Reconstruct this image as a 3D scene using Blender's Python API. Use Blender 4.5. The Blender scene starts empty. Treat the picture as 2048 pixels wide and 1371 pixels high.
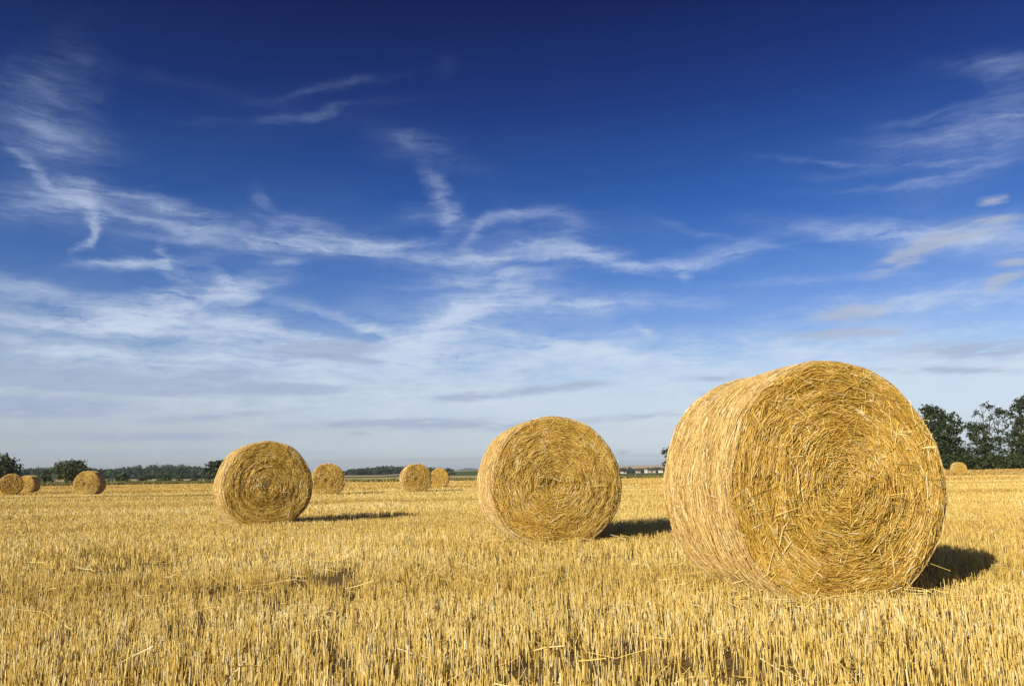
import bpy, math, random
import numpy as np
from mathutils import Matrix, Vector

rng = np.random.default_rng(11)
SC = bpy.context.scene
COL = SC.collection
R_ = math.radians

# ------------------------------------------------------------------ camera
F_PX, CX, CY = 1600.0, 1024.0, 685.5            # in pixels of the 2048 x 1371 photograph
CAM_H = 0.78
HORIZON, SLOPE = 951.0, -0.0155
pitch = math.atan((HORIZON - CY) / F_PX)
roll = math.atan(SLOPE)
fw = np.array([0, math.cos(pitch), math.sin(pitch)])
rt0 = np.array([1.0, 0, 0]); up0 = np.cross(rt0, fw)
cr, sr = math.cos(-roll), math.sin(-roll)
RT = rt0 * cr - up0 * sr
UP = up0 * cr + rt0 * sr
cam = bpy.data.cameras.new('camera'); camo = bpy.data.objects.new('camera', cam); COL.objects.link(camo)
m = Matrix.Identity(4)
for i in range(3):
    m[i][0], m[i][1], m[i][2] = RT[i], UP[i], -fw[i]
m[2][3] = CAM_H
camo.matrix_world = m
cam.sensor_fit = 'HORIZONTAL'; cam.sensor_width = 36.0; cam.lens = 36.0 * F_PX / 2048.0
cam.clip_start = 0.05; cam.clip_end = 30000
SC.camera = camo


def ray(x, y):
    return fw + RT * ((x - CX) / F_PX) + UP * ((CY - y) / F_PX)


def at(x, y, Y):
    """world point seen at photo pixel (x, y) at a distance Y along +Y"""
    d = ray(x, y)
    return np.array([0, 0, CAM_H]) + d * (Y / d[1])


def azel(x, y):
    d = ray(x, y); d = d / np.linalg.norm(d)
    return math.degrees(math.atan2(d[0], d[1])), math.degrees(math.asin(d[2]))


# ------------------------------------------------------------------ sun, sky, exposure
SUN_AZ, SUN_EL = 217.0, 22.0                    # behind the camera, to the left
SUN_STRENGTH = 5.0
sl = bpy.data.lights.new('sun', 'SUN'); sl.energy = SUN_STRENGTH; sl.angle = R_(0.53); sl.color = (1.0, 0.91, 0.72)
slo = bpy.data.objects.new('sun', sl); COL.objects.link(slo)
sd = Vector((math.sin(R_(SUN_AZ)) * math.cos(R_(SUN_EL)), math.cos(R_(SUN_AZ)) * math.cos(R_(SUN_EL)), math.sin(R_(SUN_EL))))
slo.rotation_euler = sd.to_track_quat('Z', 'Y').to_euler(); slo.location = sd * 50
SC.view_settings.view_transform = 'Standard'; SC.view_settings.look = 'None'
SC.view_settings.exposure = 0.12; SC.view_settings.gamma = 1.0
SKY_STRENGTH = 0.1


def lin(c):
    return [((v / 255.0 + 0.055) / 1.055) ** 2.4 if v > 10 else v / 255.0 / 12.92 for v in c]


class NT:
    """tiny helper to write node trees"""
    def __init__(s, tree):
        s.t = tree
    def n(s, typ, **kw):
        nd = s.t.nodes.new(typ)
        for k, v in kw.items():
            setattr(nd, k, v)
        return nd
    def l(s, a, b):
        s.t.links.new(a, b)
    def val(s, v, sock):
        if hasattr(v, 'is_output') or isinstance(v, bpy.types.NodeSocket):
            s.l(v, sock)
        else:
            sock.default_value = v
    def math(s, op, a, b=None, c=None, clamp=False):
        nd = s.n('ShaderNodeMath', operation=op, use_clamp=clamp)
        for i, v in enumerate((a, b, c)):
            if v is not None:
                s.val(v, nd.inputs[i])
        return nd.outputs[0]
    def noise(s, vec, scale, detail=4, rough=0.55, dist=0.0, dim='3D'):
        nd = s.n('ShaderNodeTexNoise', noise_dimensions=dim)
        s.l(vec, nd.inputs['Vector']); nd.inputs['Scale'].default_value = scale
        nd.inputs['Detail'].default_value = detail; nd.inputs['Roughness'].default_value = rough
        nd.inputs['Distortion'].default_value = dist
        return nd
    def mapping(s, vec, loc=(0, 0, 0), rot=(0, 0, 0), scale=(1, 1, 1), typ='POINT'):
        nd = s.n('ShaderNodeMapping', vector_type=typ)
        s.l(vec, nd.inputs[0]); nd.inputs[1].default_value = loc; nd.inputs[2].default_value = rot; nd.inputs[3].default_value = scale
        return nd.outputs[0]
    def ramp(s, fac, stops, interp='LINEAR'):
        nd = s.n('ShaderNodeValToRGB'); cr_ = nd.color_ramp; cr_.interpolation = interp
        while len(cr_.elements) < len(stops):
            cr_.elements.new(0.5)
        for e, (p, c) in zip(cr_.elements, stops):
            e.position = p
            e.color = (*c, 1) if len(c) == 3 else c
        s.l(fac, nd.inputs[0])
        return nd.outputs[0]
    def mix(s, fac, a, b, mode='MIX', clamp=False):
        nd = s.n('ShaderNodeMix', data_type='RGBA', blend_type=mode)
        s.val(fac, nd.inputs[0])
        for v, k in ((a, 6), (b, 7)):
            if isinstance(v, (tuple, list)):
                nd.inputs[k].default_value = (*v[:3], 1)
            else:
                s.l(v, nd.inputs[k])
        return nd.outputs[2]


def build_world():
    w = bpy.data.worlds.new('World'); SC.world = w; w.use_nodes = True
    t = NT(w.node_tree); bg = w.node_tree.nodes['Background']
    sky = t.n('ShaderNodeTexSky', sky_type='NISHITA'); sky.sun_disc = False
    sky.sun_elevation = R_(SUN_EL); sky.sun_rotation = R_(SUN_AZ)
    tc = t.n('ShaderNodeTexCoord'); sep = t.n('ShaderNodeSeparateXYZ'); t.l(tc.outputs['Generated'], sep.inputs[0])
    az = t.math('MULTIPLY', t.math('ARCTAN2', sep.outputs[0], sep.outputs[1]), 57.29578)
    el = t.math('MULTIPLY', t.math('ARCSINE', sep.outputs[2]), 57.29578)
    # the deep polarised blue: the clear sky's own colours, by elevation
    nish = {0: (.402, .39, .273), 1: (.529, .533, .382), 3: (.551, .638, .538), 6: (.439, .587, .630), 8: (.373, .525, .624),
            11: (.296, .44, .579), 14: (.244, .373, .525), 19: (.186, .292, .44), 26: (.136, .217, .348), 33: (.105, .17, .282), 45: (.076, .124, .211)}
    want = {0: (190, 206, 217), 1: (194, 209, 220), 3: (190, 206, 220), 6: (176, 199, 221), 8: (142, 175, 217), 11: (104, 144, 205),
            14: (76, 121, 190), 19: (43, 88, 160), 26: (25, 52, 116), 33: (13, 28, 79), 45: (9, 20, 62)}
    stops = []
    for e in sorted(nish):
        k = [a / b / 4.0 for a, b in zip(lin(want[e]), nish[e])]
        stops.append((e / 50.0, k))
    tint = t.ramp(t.math('DIVIDE', el, 50.0), stops)
    tint4 = t.mix(1.0, tint, (4, 4, 4), 'MULTIPLY')
    clear = t.mix(1.0, sky.outputs[0], tint4, 'MULTIPLY')
    # ---- clouds: places in the sky (azimuth, elevation), shaped by noise
    co = t.n('ShaderNodeCombineXYZ'); t.l(az, co.inputs[0]); t.l(el, co.inputs[1])
    ae = co.outputs[0]
    wn = t.noise(t.mapping(ae, scale=(0.10, 0.22, 1)), 1.0, 5, 0.6)
    wv = t.n('ShaderNodeVectorMath', operation='SUBTRACT'); t.l(wn.outputs['Color'], wv.inputs[0]); wv.inputs[1].default_value = (.5, .5, .5)
    wsc = t.n('ShaderNodeVectorMath', operation='MULTIPLY'); t.l(wv.outputs[0], wsc.inputs[0]); wsc.inputs[1].default_value = (4.0, 1.9, 0)
    wn2 = t.noise(t.mapping(ae, rot=(0, 0, R_(8)), scale=(0.45, 1.1, 1)), 1.0, 8, 0.66)
    wv2 = t.n('ShaderNodeVectorMath', operation='SUBTRACT'); t.l(wn2.outputs['Color'], wv2.inputs[0]); wv2.inputs[1].default_value = (.5, .5, .5)
    wf = t.n('ShaderNodeVectorMath', operation='MULTIPLY_ADD'); t.l(wv2.outputs[0], wf.inputs[0]); wf.inputs[1].default_value = (2.3, .8, 0); t.l(ae, wf.inputs[2])
    wa = t.n('ShaderNodeVectorMath', operation='ADD'); t.l(wf.outputs[0], wa.inputs[0]); t.l(wsc.outputs[0], wa.inputs[1])
    warped = wa.outputs[0]
    wsc2 = t.n('ShaderNodeVectorMath', operation='MULTIPLY'); t.l(wv.outputs[0], wsc2.inputs[0]); wsc2.inputs[1].default_value = (2.2, .55, 0)
    wa2 = t.n('ShaderNodeVectorMath', operation='ADD'); t.l(ae, wa2.inputs[0]); t.l(wsc2.outputs[0], wa2.inputs[1])
    warped2 = wa2.outputs[0]

    def strokes(lst, vec, grow=2.7):
        acc = None
        for (x, y, L, W_, ang, s) in lst:
            a0, e0 = azel(x, y)
            c, sn = math.cos(R_(ang)), math.sin(R_(ang))
            a1, e1 = azel(x + L * c, y - L * sn)
            a2, e2 = azel(x - W_ * sn, y - W_ * c)
            l_ = math.hypot(a1 - a0, e1 - e0) * grow; w_ = math.hypot(a2 - a0, e2 - e0) * grow
            rot = math.atan2(e1 - e0, a1 - a0)
            mp = t.mapping(vec, (a0, e0, 0), (0, 0, rot), (l_, w_, 1), 'TEXTURE')
            g = t.n('ShaderNodeTexGradient', gradient_type='QUADRATIC_SPHERE'); t.l(mp, g.inputs[0])
            if acc is None:
                acc = t.math('MULTIPLY', g.outputs['Fac'], s)
            else:
                acc = t.math('MULTIPLY_ADD', g.outputs['Fac'], s, acc)
        return acc

    cirrus = strokes([
        # upper left plume and the bent wisp under it
        (100, 215, 90, 60, 60, .34), (60, 180, 60, 40, 40, .16), (110, 270, 90, 30, -20, .30), (95, 300, 50, 10, -15, .3), (45, 320, 50, 8, -38, .5), (105, 365, 60, 9, -36, .55),
        (150, 385, 30, 16, -15, .75), (172, 415, 26, 11, -75, .95), (184, 450, 26, 7, -97, .75), (172, 483, 24, 9, -125, .5), (150, 352, 26, 6, -10, .4), (90, 410, 120, 30, 0, .30),
        # long band falling to the right
        (245, 390, 90, 9, -10, .5), (385, 428, 120, 10, -12, .6), (300, 445, 130, 7, -14, .4), (430, 462, 110, 7, -8, .5), (250, 425, 130, 30, -8, .18), (540, 478, 90, 8, -8, .4), (600, 468, 55, 9, -25, .5),
        (665, 466, 70, 12, -20, .65), (765, 486, 75, 11, -3, .75), (640, 498, 150, 8, -2, .45), (520, 488, 120, 6, -3, .4), (830, 512, 80, 6, -6, .35), (640, 480, 160, 26, -4, .2), (575, 518, 24, 5, 0, .4),
        (310, 522, 80, 7, 8, .5), (322, 512, 22, 8, 100, .5), (260, 528, 70, 6, 5, .35), (40, 572, 100, 10, -5, .4), (350, 545, 60, 8, -20, .3),
        # the bright patch on the left
        (285, 640, 110, 18, 2, 1.7), (225, 650, 130, 7, -4, .6), (340, 612, 55, 20, 40, 1.1), (420, 590, 85, 17, 15, 1.5), (452, 563, 26, 12, -40, .7), (472, 584, 26, 14, 0, .5), (350, 582, 130, 9, 6, .45), (150, 612, 170, 16, 0, .4),
        (130, 640, 120, 10, -6, .3), (500, 652, 60, 16, 12, .55), (565, 668, 130, 11, -10, .6), (480, 672, 80, 12, 0, .3),
        # faint high wisps
        (650, 180, 120, 8, 12, .17), (690, 172, 60, 5, 10, .12), (620, 228, 120, 6, 8, .26), (690, 216, 70, 5, 14, .14), (450, 190, 150, 10, -12, .07), (520, 388, 24, 8, -35, .25), (892, 120, 20, 16, 60, .1),
        # middle plume and the ring right of it
        (845, 295, 80, 16, -22, .26), (820, 290, 50, 26, 0, .14), (868, 375, 40, 16, -62, .45), (892, 415, 40, 14, -70, .40), (905, 440, 30, 9, -110, .25), (850, 430, 50, 16, 0, .15),
        (1010, 442, 60, 10, 12, .55), (1080, 432, 60, 8, 2, .35), (955, 470, 36, 10, 55, .4), (1120, 470, 30, 22, 60, .25), (1130, 440, 40, 12, -20, .2),
        (900, 515, 90, 8, 2, .55), (1010, 516, 110, 9, 2, .6), (1150, 508, 70, 13, -8, .75), (1200, 520, 60, 8, -10, .4), (1060, 490, 70, 16, 0, .3), (1330, 528, 90, 7, 2, .5), (1430, 508, 80, 12, 12, .6), (1382, 536, 14, 9, 45, .4),
        (1000, 545, 80, 12, 0, .5), (960, 562, 80, 10, -4, .45), (1030, 570, 70, 18, 0, .45), (970, 590, 70, 12, 0, .4), (880, 562, 60, 5, 4, .25),
        (930, 625, 60, 16, 38, .65), (880, 655, 70, 18, 35, .7), (820, 690, 90, 20, 20, .6), (1050, 610, 150, 20, 3, .5), (1200, 605, 160, 12, 2, .4), (700, 640, 130, 8, -16, .4), (750, 655, 80, 8, -22, .5), (640, 700, 120, 20, 0, .4),
        (780, 716, 300, 34, 0, .75), (1130, 690, 170, 8, -9, .5), (1260, 716, 190, 10, -9, .55), (1180, 705, 280, 30, -6, .35), (1292, 660, 18, 6, -30, .5),
        # right side
        (1960, 130, 70, 14, 4, .5), (2025, 150, 60, 22, -10, .4), (2030, 225, 70, 50, 70, .32), (1900, 222, 60, 7, 14, .26), (1860, 240, 70, 5, 8, .26), (1930, 262, 130, 22, 18, .30), (1850, 275, 110, 14, 6, .2), (1960, 315, 110, 30, 28, .26),
        (1690, 322, 110, 4, -3, .24), (1800, 335, 120, 6, 6, .26), (1900, 350, 120, 5, 12, .32), (1760, 372, 120, 4, 4, .16), (1700, 455, 120, 14, -4, .42), (1790, 466, 150, 12, 2, .5), (1950, 480, 130, 26, 0, .5), (1990, 450, 90, 16, 4, .4),
        (1440, 470, 110, 5, -14, .12), (1800, 610, 170, 20, 3, .55), (1950, 590, 120, 20, 6, .4), (1560, 690, 200, 16, -4, .45), (1800, 720, 320, 46, 0, .7), (1650, 560, 140, 8, 3, .2),
        (900, 800, 900, 50, 0, .6), (250, 700, 220, 9, -6, .45), (330, 732, 180, 8, -9, .5), (120, 705, 150, 8, -3, .35), (60, 640, 120, 8, 0, .25)], warped)
    grey = strokes([
        (650, 697, 88, 15, 2, 2.6), (700, 717, 62, 7, -4, 1.8), (140, 760, 220, 20, -3, 2.2), (330, 780, 120, 12, -2, 1.7), (70, 812, 170, 18, -2, 2.0),
        (440, 751, 62, 10, 3, 1.7), (565, 778, 115, 11, -1, 1.6), (430, 832, 170, 9, 4, .7), (300, 872, 260, 12, 0, .6), (920, 796, 70, 9, 0, .9),
        (1090, 778, 140, 11, 6, .8), (900, 850, 230, 13, 0, .7), (1270, 834, 160, 8, 4, .55), (720, 848, 200, 9, 2, .5), (1050, 742, 30, 7, 0, .4),
        (1950, 700, 200, 22, 2, .75), (1890, 742, 210, 12, 0, .6), (1430, 757, 90, 8, 3, .55), (1420, 790, 60, 7, 0, .4), (8, 690, 34, 8, 0, 1.0),
        (150, 905, 260, 9, 0, .35), (1500, 860, 260, 8, 0, .3), (600, 905, 260, 8, 0, .25)], warped2, 1.9)
    cream = strokes([
        (1705, 626, 80, 15, 6, 1.3), (1690, 667, 110, 11, 2, 1.2), (1820, 508, 88, 22, 27, 1.3), (1930, 470, 120, 14, 14, .7), (1982, 404, 30, 9, 3, .85), (2004, 398, 18, 7, 10, .6),
        (2025, 525, 50, 9, 3, 1.1), (2015, 556, 45, 12, 14, 1.2), (1990, 580, 30, 8, 5, .7), (1155, 769, 36, 6, 3, 1.1), (725, 866, 22, 4, 0, 1.2), (1240, 902, 16, 6, 0, 1.2), (940, 786, 14, 5, 0, .9),
        (650, 921, 26, 4, 0, .6), (820, 919, 30, 4, 0, .6), (1975, 440, 70, 9, 4, .9)], warped2, 1.9)
    fib = t.noise(t.mapping(warped, rot=(0, 0, R_(6)), scale=(0.16, 0.85, 1)), 1.0, 9, 0.62, 0.4).outputs['Fac']
    fib2 = t.noise(t.mapping(warped, rot=(0, 0, R_(-32)), scale=(0.55, 0.16, 1)), 1.0, 8, 0.6, 0.3).outputs['Fac']
    fib3 = t.noise(t.mapping(warped, rot=(0, 0, R_(-7)), scale=(0.36, 3.2, 1)), 1.0, 10, 0.68, 0.4).outputs['Fac']
    fibs = t.math('ADD', t.math('ADD', t.math('MULTIPLY', fib, 1.9), t.math('MULTIPLY', fib2, 0.5)), t.math('MULTIPLY', fib3, 1.7))
    veil = t.noise(t.mapping(warped, scale=(0.05, 0.16, 1)), 1.0, 7, 0.6, 0.5).outputs['Fac']
    veil = t.math('MULTIPLY', t.math('SUBTRACT', veil, 0.46, clamp=True), 0.8)
    lowsky = t.math('SUBTRACT', 1.0, t.math('DIVIDE', el, 30.0), clamp=True)
    veil = t.math('MULTIPLY', veil, lowsky)
    f = t.math('MAXIMUM', t.math('MULTIPLY', t.math('SUBTRACT', fibs, 1.50), 2.5), 0.03)
    brk = t.noise(t.mapping(ae, rot=(0, 0, R_(-12)), scale=(0.22, 0.5, 1), loc=(3.1, 1.7, 0)), 1.0, 6, 0.62, 0.3).outputs['Fac']
    brk = t.math('MULTIPLY_ADD', t.math('SUBTRACT', brk, 0.5), 3.2, 0.92)
    brk = t.math('MINIMUM', t.math('MAXIMUM', brk, 0.25), 1.5)
    ca = t.math('MULTIPLY_ADD', t.math('MULTIPLY', cirrus, brk), f, veil)
    ca = t.math('SUBTRACT', 1.0, t.math('EXPONENT', t.math('MULTIPLY', ca, t.math('MULTIPLY_ADD', lowsky, -0.95, -0.34))))
    ca = t.math('MULTIPLY', ca, 0.90)
    # cirrus: whiter and brighter low down, bluer and dimmer high up
    ccol = t.ramp(t.math('DIVIDE', el, 50.0), [(0.0, lin((204, 212, 219))), (.12, lin((210, 221, 234))), (.28, lin((196, 209, 231))), (.45, lin((150, 168, 205))), (.62, lin((122, 140, 172))), (.8, lin((90, 110, 150)))])
    ccol10 = t.mix(1.0, ccol, (1 / SKY_STRENGTH,) * 3, 'MULTIPLY')
    c1 = t.mix(ca, clear, ccol10)
    gn = t.noise(t.mapping(warped2, scale=(0.40, 2.2, 1)), 1.0, 8, 0.62, 0.3).outputs['Fac']
    edge = t.math('MULTIPLY', t.math('SUBTRACT', gn, 0.44), 4.2)

    def solid(a, k, lo):
        v = t.math('MULTIPLY', a, t.math('ADD', edge, 0.75))
        v = t.math('SUBTRACT', v, lo)
        return t.math('MULTIPLY', v, k, clamp=True)
    ga = t.math('MULTIPLY', solid(grey, 2.0, 0.07), 0.74)
    gcol = t.mix(gn, [v / SKY_STRENGTH for v in lin((136, 154, 188))], [v / SKY_STRENGTH for v in lin((178, 190, 212))])
    c2 = t.mix(ga, c1, gcol)
    wa_ = t.math('MULTIPLY', solid(cream, 1.7, 0.07), 0.66)
    wcol = t.mix(gn, [v / SKY_STRENGTH for v in lin((160, 170, 190))], [v / SKY_STRENGTH for v in lin((184, 190, 204))])
    c3 = t.mix(wa_, c2, wcol)
    t.l(c3, bg.inputs[0]); bg.inputs[1].default_value = SKY_STRENGTH
    w.cycles.sampling_method = 'MANUAL'; w.cycles.sample_map_resolution = 512


build_world()


# ------------------------------------------------------------------ helpers
def tag(o, label=None, cat=None, group=None, kind=None):
    for k, v in (('label', label), ('category', cat), ('group', group), ('kind', kind)):
        if v:
            o[k] = v
    return o


def empty(name, loc, rz=0.0):
    o = bpy.data.objects.new(name, None); COL.objects.link(o)
    o.location = loc; o.rotation_euler = (0, 0, rz); o.empty_display_size = 0.3
    return o


def mesh_obj(name, V, Fc, mat, parent=None, tint=None, smooth=False, mats=None, midx=None):
    """V (n,3); Fc (m,k) array or list of such arrays"""
    V = np.asarray(V, np.float32).reshape(-1, 3)
    fl = [np.asarray(f, np.int32) for f in (Fc if isinstance(Fc, list) else [Fc]) if len(f)]
    loops = np.concatenate([f.ravel() for f in fl])
    sizes = np.concatenate([np.full(len(f), f.shape[1], np.int32) for f in fl])
    starts = np.concatenate([[0], np.cumsum(sizes)[:-1]]).astype(np.int32)
    me = bpy.data.meshes.new(name)
    me.vertices.add(len(V)); me.vertices.foreach_set('co', V.ravel())
    me.loops.add(len(loops)); me.loops.foreach_set('vertex_index', loops)
    me.polygons.add(len(sizes)); me.polygons.foreach_set('loop_start', starts)
    me.polygons.foreach_set('use_smooth', np.full(len(sizes), bool(smooth)))
    for mm in (mats or [mat]):
        me.materials.append(mm)
    if midx is not None:
        me.polygons.foreach_set('material_index', np.asarray(midx, np.int32))
    if tint is not None:
        a = me.attributes.new('tint', 'FLOAT', 'POINT'); a.data.foreach_set('value', np.asarray(tint, np.float32).ravel())
    me.update(calc_edges=True)
    o = bpy.data.objects.new(name, me); COL.objects.link(o)
    if parent is not None:
        o.parent = parent
    return o


def tubes(P, rad, S=3, cap=False):
    """P (n,R,3) polylines -> tube mesh (V, [quads, caps]); rad scalar / (n,) / (n,R)"""
    P = np.asarray(P, float); n, R, _ = P.shape
    rad = np.broadcast_to(np.asarray(rad, float).reshape((-1, 1)) if np.ndim(rad) == 1 else np.asarray(rad, float), (n, R))
    T = np.gradient(P, axis=1); T /= np.linalg.norm(T, axis=2, keepdims=True) + 1e-12
    ref = np.where(np.abs(T[..., 2:3]) > 0.85, np.array([1.0, 0.13, 0]), np.array([0, 0, 1.0]))
    N = np.cross(T, ref); N /= np.linalg.norm(N, axis=2, keepdims=True) + 1e-12
    B = np.cross(T, N)
    ph = rng.uniform(0, 6.28, (n, 1, 1)) + np.arange(S) * 2 * np.pi / S
    V = P[:, :, None] + rad[:, :, None, None] * (np.cos(ph)[..., None] * N[:, :, None] + np.sin(ph)[..., None] * B[:, :, None])
    idx = np.arange(n * R * S).reshape(n, R, S)
    a = idx[:, :-1, :]; b = idx[:, 1:, :]
    q = np.stack([a, np.roll(a, -1, 2), np.roll(b, -1, 2), b], -1).reshape(-1, 4)
    fs = [q]
    if cap:
        fs.append(idx[:, -1, :]); fs.append(idx[:, 0, ::-1])
    return V.reshape(-1, 3), fs


class MB:
    """collect pieces into one mesh"""
    def __init__(s):
        s.V, s.F, s.T, s.n = [], {}, [], 0
    def add(s, V, Fs, tint=0.5):
        V = np.asarray(V, float).reshape(-1, 3)
        for f in (Fs if isinstance(Fs, list) else [Fs]):
            f = np.asarray(f)
            if len(f):
                s.F.setdefault(f.shape[1], []).append(f + s.n)
        s.V.append(V); s.T.append(np.broadcast_to(np.asarray(tint, float).ravel() if np.ndim(tint) else tint, (len(V),)))
        s.n += len(V)
    def build(s, name, mat, parent=None, smooth=False):
        return mesh_obj(name, np.concatenate(s.V), [np.concatenate(v) for v in s.F.values()], mat, parent, np.concatenate(s.T), smooth)


def material(name, stops, rough=0.75, spec=0.25, noise=None, bump=0.0, bscale=30, sub=0.0, attr=True, vscale=(1, 1, 1)):
    """colour from the per-piece 'tint' attribute and from noise in object space"""
    mt = bpy.data.materials.new(name); mt.use_nodes = True
    t = NT(mt.node_tree); bs = mt.node_tree.nodes['Principled BSDF']
    tc = t.n('ShaderNodeTexCoord'); ov = t.mapping(tc.outputs['Object'], scale=vscale)
    fac = None
    if attr:
        at_ = t.n('ShaderNodeAttribute', attribute_name='tint'); fac = at_.outputs['Fac']
    if noise:
        sc_, amt = noise
        nz = t.noise(ov, sc_, 6, 0.62).outputs['Fac']
        v = t.math('MULTIPLY', t.math('SUBTRACT', nz, 0.5), amt)
        fac = t.math('ADD', fac if fac is not None else 0.5, v)
    t.l(t.ramp(fac, stops), bs.inputs['Base Color'])
    bs.inputs['Roughness'].default_value = rough
    bs.inputs['Specular IOR Level'].default_value = spec
    if bump:
        bn = t.noise(ov, bscale, 6, 0.6); bp = t.n('ShaderNodeBump'); bp.inputs['Strength'].default_value = bump; bp.inputs['Distance'].default_value = 0.02
        t.l(bn.outputs['Fac'], bp.inputs['Height']); t.l(bp.outputs[0], bs.inputs['Normal'])
    if sub:
        tr = t.n('ShaderNodeBsdfTranslucent'); t.l(bs.inputs['Base Color'].links[0].from_socket, tr.inputs[0])
        mx = t.n('ShaderNodeMixShader'); mx.inputs[0].default_value = sub
        t.l(bs.outputs[0], mx.inputs[1]); t.l(tr.outputs[0], mx.inputs[2])
        t.l(mx.outputs[0], mt.node_tree.nodes['Material Output'].inputs[0])
    return mt


STRAW = [(0.0, (.22, .12, .015)), (.25, (.49, .30, .044)), (.6, (.71, .465, .092)), (.85, (.82, .61, .20)), (1.0, (.88, .78, .50))]
M_STRAW = material('golden_straw', STRAW, .45, .45, sub=.0)
M_SIDE = material('net_wrapped_straw', [(0.0, (.27, .155, .035)), (.35, (.59, .39, .11)), (.75, (.78, .58, .25)), (1, (.90, .78, .53))], .5, .4)
M_NET = material('bale_net', [(0, (.66, .50, .27)), (1, (.76, .61, .38))], .6, .3)
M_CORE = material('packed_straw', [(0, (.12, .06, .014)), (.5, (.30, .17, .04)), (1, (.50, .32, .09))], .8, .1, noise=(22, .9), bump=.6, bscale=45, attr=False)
M_STUB = material('stubble_stalk', [(0.0, (.20, .125, .03)), (.25, (.46, .30, .075)), (.55, (.71, .49, .115)), (.8, (.82, .62, .205)), (1, (.90, .80, .50))], .5, .22)
M_LEAF = material('dark_tree_leaves', [(0, (.022, .034, .012)), (.5, (.042, .062, .020)), (1, (.085, .105, .035))], .6, .3, sub=.12)
M_WILLOW = material('olive_tree_leaves', [(0, (.040, .052, .016)), (.5, (.075, .090, .028)), (1, (.13, .14, .045))], .6, .3, sub=.12)
M_BUSH = material('bush_leaves', [(0, (.025, .045, .014)), (.5, (.050, .078, .024)), (1, (.10, .13, .04))], .6, .3, sub=.12)
M_WOOD = material('forest_leaves', [(0, (.020, .036, .016)), (.5, (.036, .056, .024)), (1, (.065, .088, .036))], .7, .2)
M_BARK = material('bark', [(0, (.06, .05, .038)), (1, (.16, .135, .10))], .9, .1, noise=(6, .6))
M_WEED = material('margin_weeds', [(0, (.07, .085, .02)), (.5, (.15, .14, .04)), (1, (.36, .27, .09))], .7, .2)
M_VINE = material('crop_rows', [(0, (.05, .08, .02)), (1, (.11, .14, .04))], .8, .2)


# ------------------------------------------------------------------ ground
def hor(x):
    return HORIZON + SLOPE * (x - CX)


# photo columns; per column the far edge (distance, photo y) of each strip of land
COLS = [
    (-900, [(150, None), (168, 968), (420, 963), (800, 955), (1300, 952), (2600, 950)]),
    (0,    [(150, 971), (168, 965.5), (420, 957), (800, 946), (1300, 945), (2600, 943)]),
    (110,  [(150, 971), (168, 965.5), (420, 957), (800, 946), (1300, 945), (2600, 943)]),
    (200,  [(152, 969), (172, 964.5), (420, 958), (640, 957), (1300, 946), (2600, 943)]),
    (430,  [(155, 965.5), (175, 963), (420, 957.5), (640, 956.5), (1300, 948), (2600, 945)]),
    (640,  [(150, 963.7), (165, 961.5), (420, 956), (700, 953), (1100, 949.5), (2600, 947)]),
    (760,  [(145, 963), (160, 960.5), (420, 954.5), (700, 952), (1100, 948.8), (2600, 946)]),
    (870,  [(142, 961.5), (156, 958.5), (450, 951.5), (800, 943.5), (1400, 942.3), (2600, 941)]),
    (950,  [(140, 960.5), (154, 957.5), (450, 950.5), (900, 940.8), (1400, 940.3), (2600, 940)]),
    (1100, [(140, 958.5), (154, 957), (450, 951), (900, 944), (1400, 942), (2600, 938)]),
    (1240, [(135, 956.6), (145, 956.2), (165, 955.6), (1085, 946.3), (1300, 942), (2600, 931.5)]),
    (1340, [(132, 955), (142, 954.6), (165, 954), (1085, 944.4), (1300, 940), (2600, 929)]),
    (1560, [(130, 948), (140, 947), (420, 943), (900, 940), (1300, 936), (2600, 930)]),
    (1890, [(128, 938.3), (140, 937.2), (420, 936), (900, 935), (1300, 934), (2600, 932)]),
    (2048, [(125, 936.2), (138, 935), (420, 933.5), (900, 932), (1300, 931), (2600, 929)]),
    (2900, [(125, 923), (138, 922), (420, 920), (900, 919), (1300, 918), (2600, 916)]),
]
KX = np.array([c[0] for c in COLS], float)
KD = np.array([[e[0] for e in c[1]] for c in COLS], float)
KZ = np.array([[(at(c[0], e[1], e[0])[2] if e[1] is not None else 0.0) for e in c[1]] for c in COLS], float)


def strip_edges(x):
    """distances and heights of the land edges in photo column x"""
    return (np.array([np.interp(x, KX, KD[:, k]) for k in range(6)]), np.array([np.interp(x, KX, KZ[:, k]) for k in range(6)]))


def col_of(X, Y):
    return CX + F_PX * X / Y / math.cos(pitch) if Y > 1 else 1e9


def ground_z(X, Y):
    """height of the land at a world point in front of the camera"""
    if Y < 95:
        return 0.0
    D, Z = strip_edges(X / Y * F_PX * math.cos(pitch) + CX)
    return float(np.interp(Y, np.concatenate([[90], D]), np.concatenate([[0], Z])))


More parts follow.
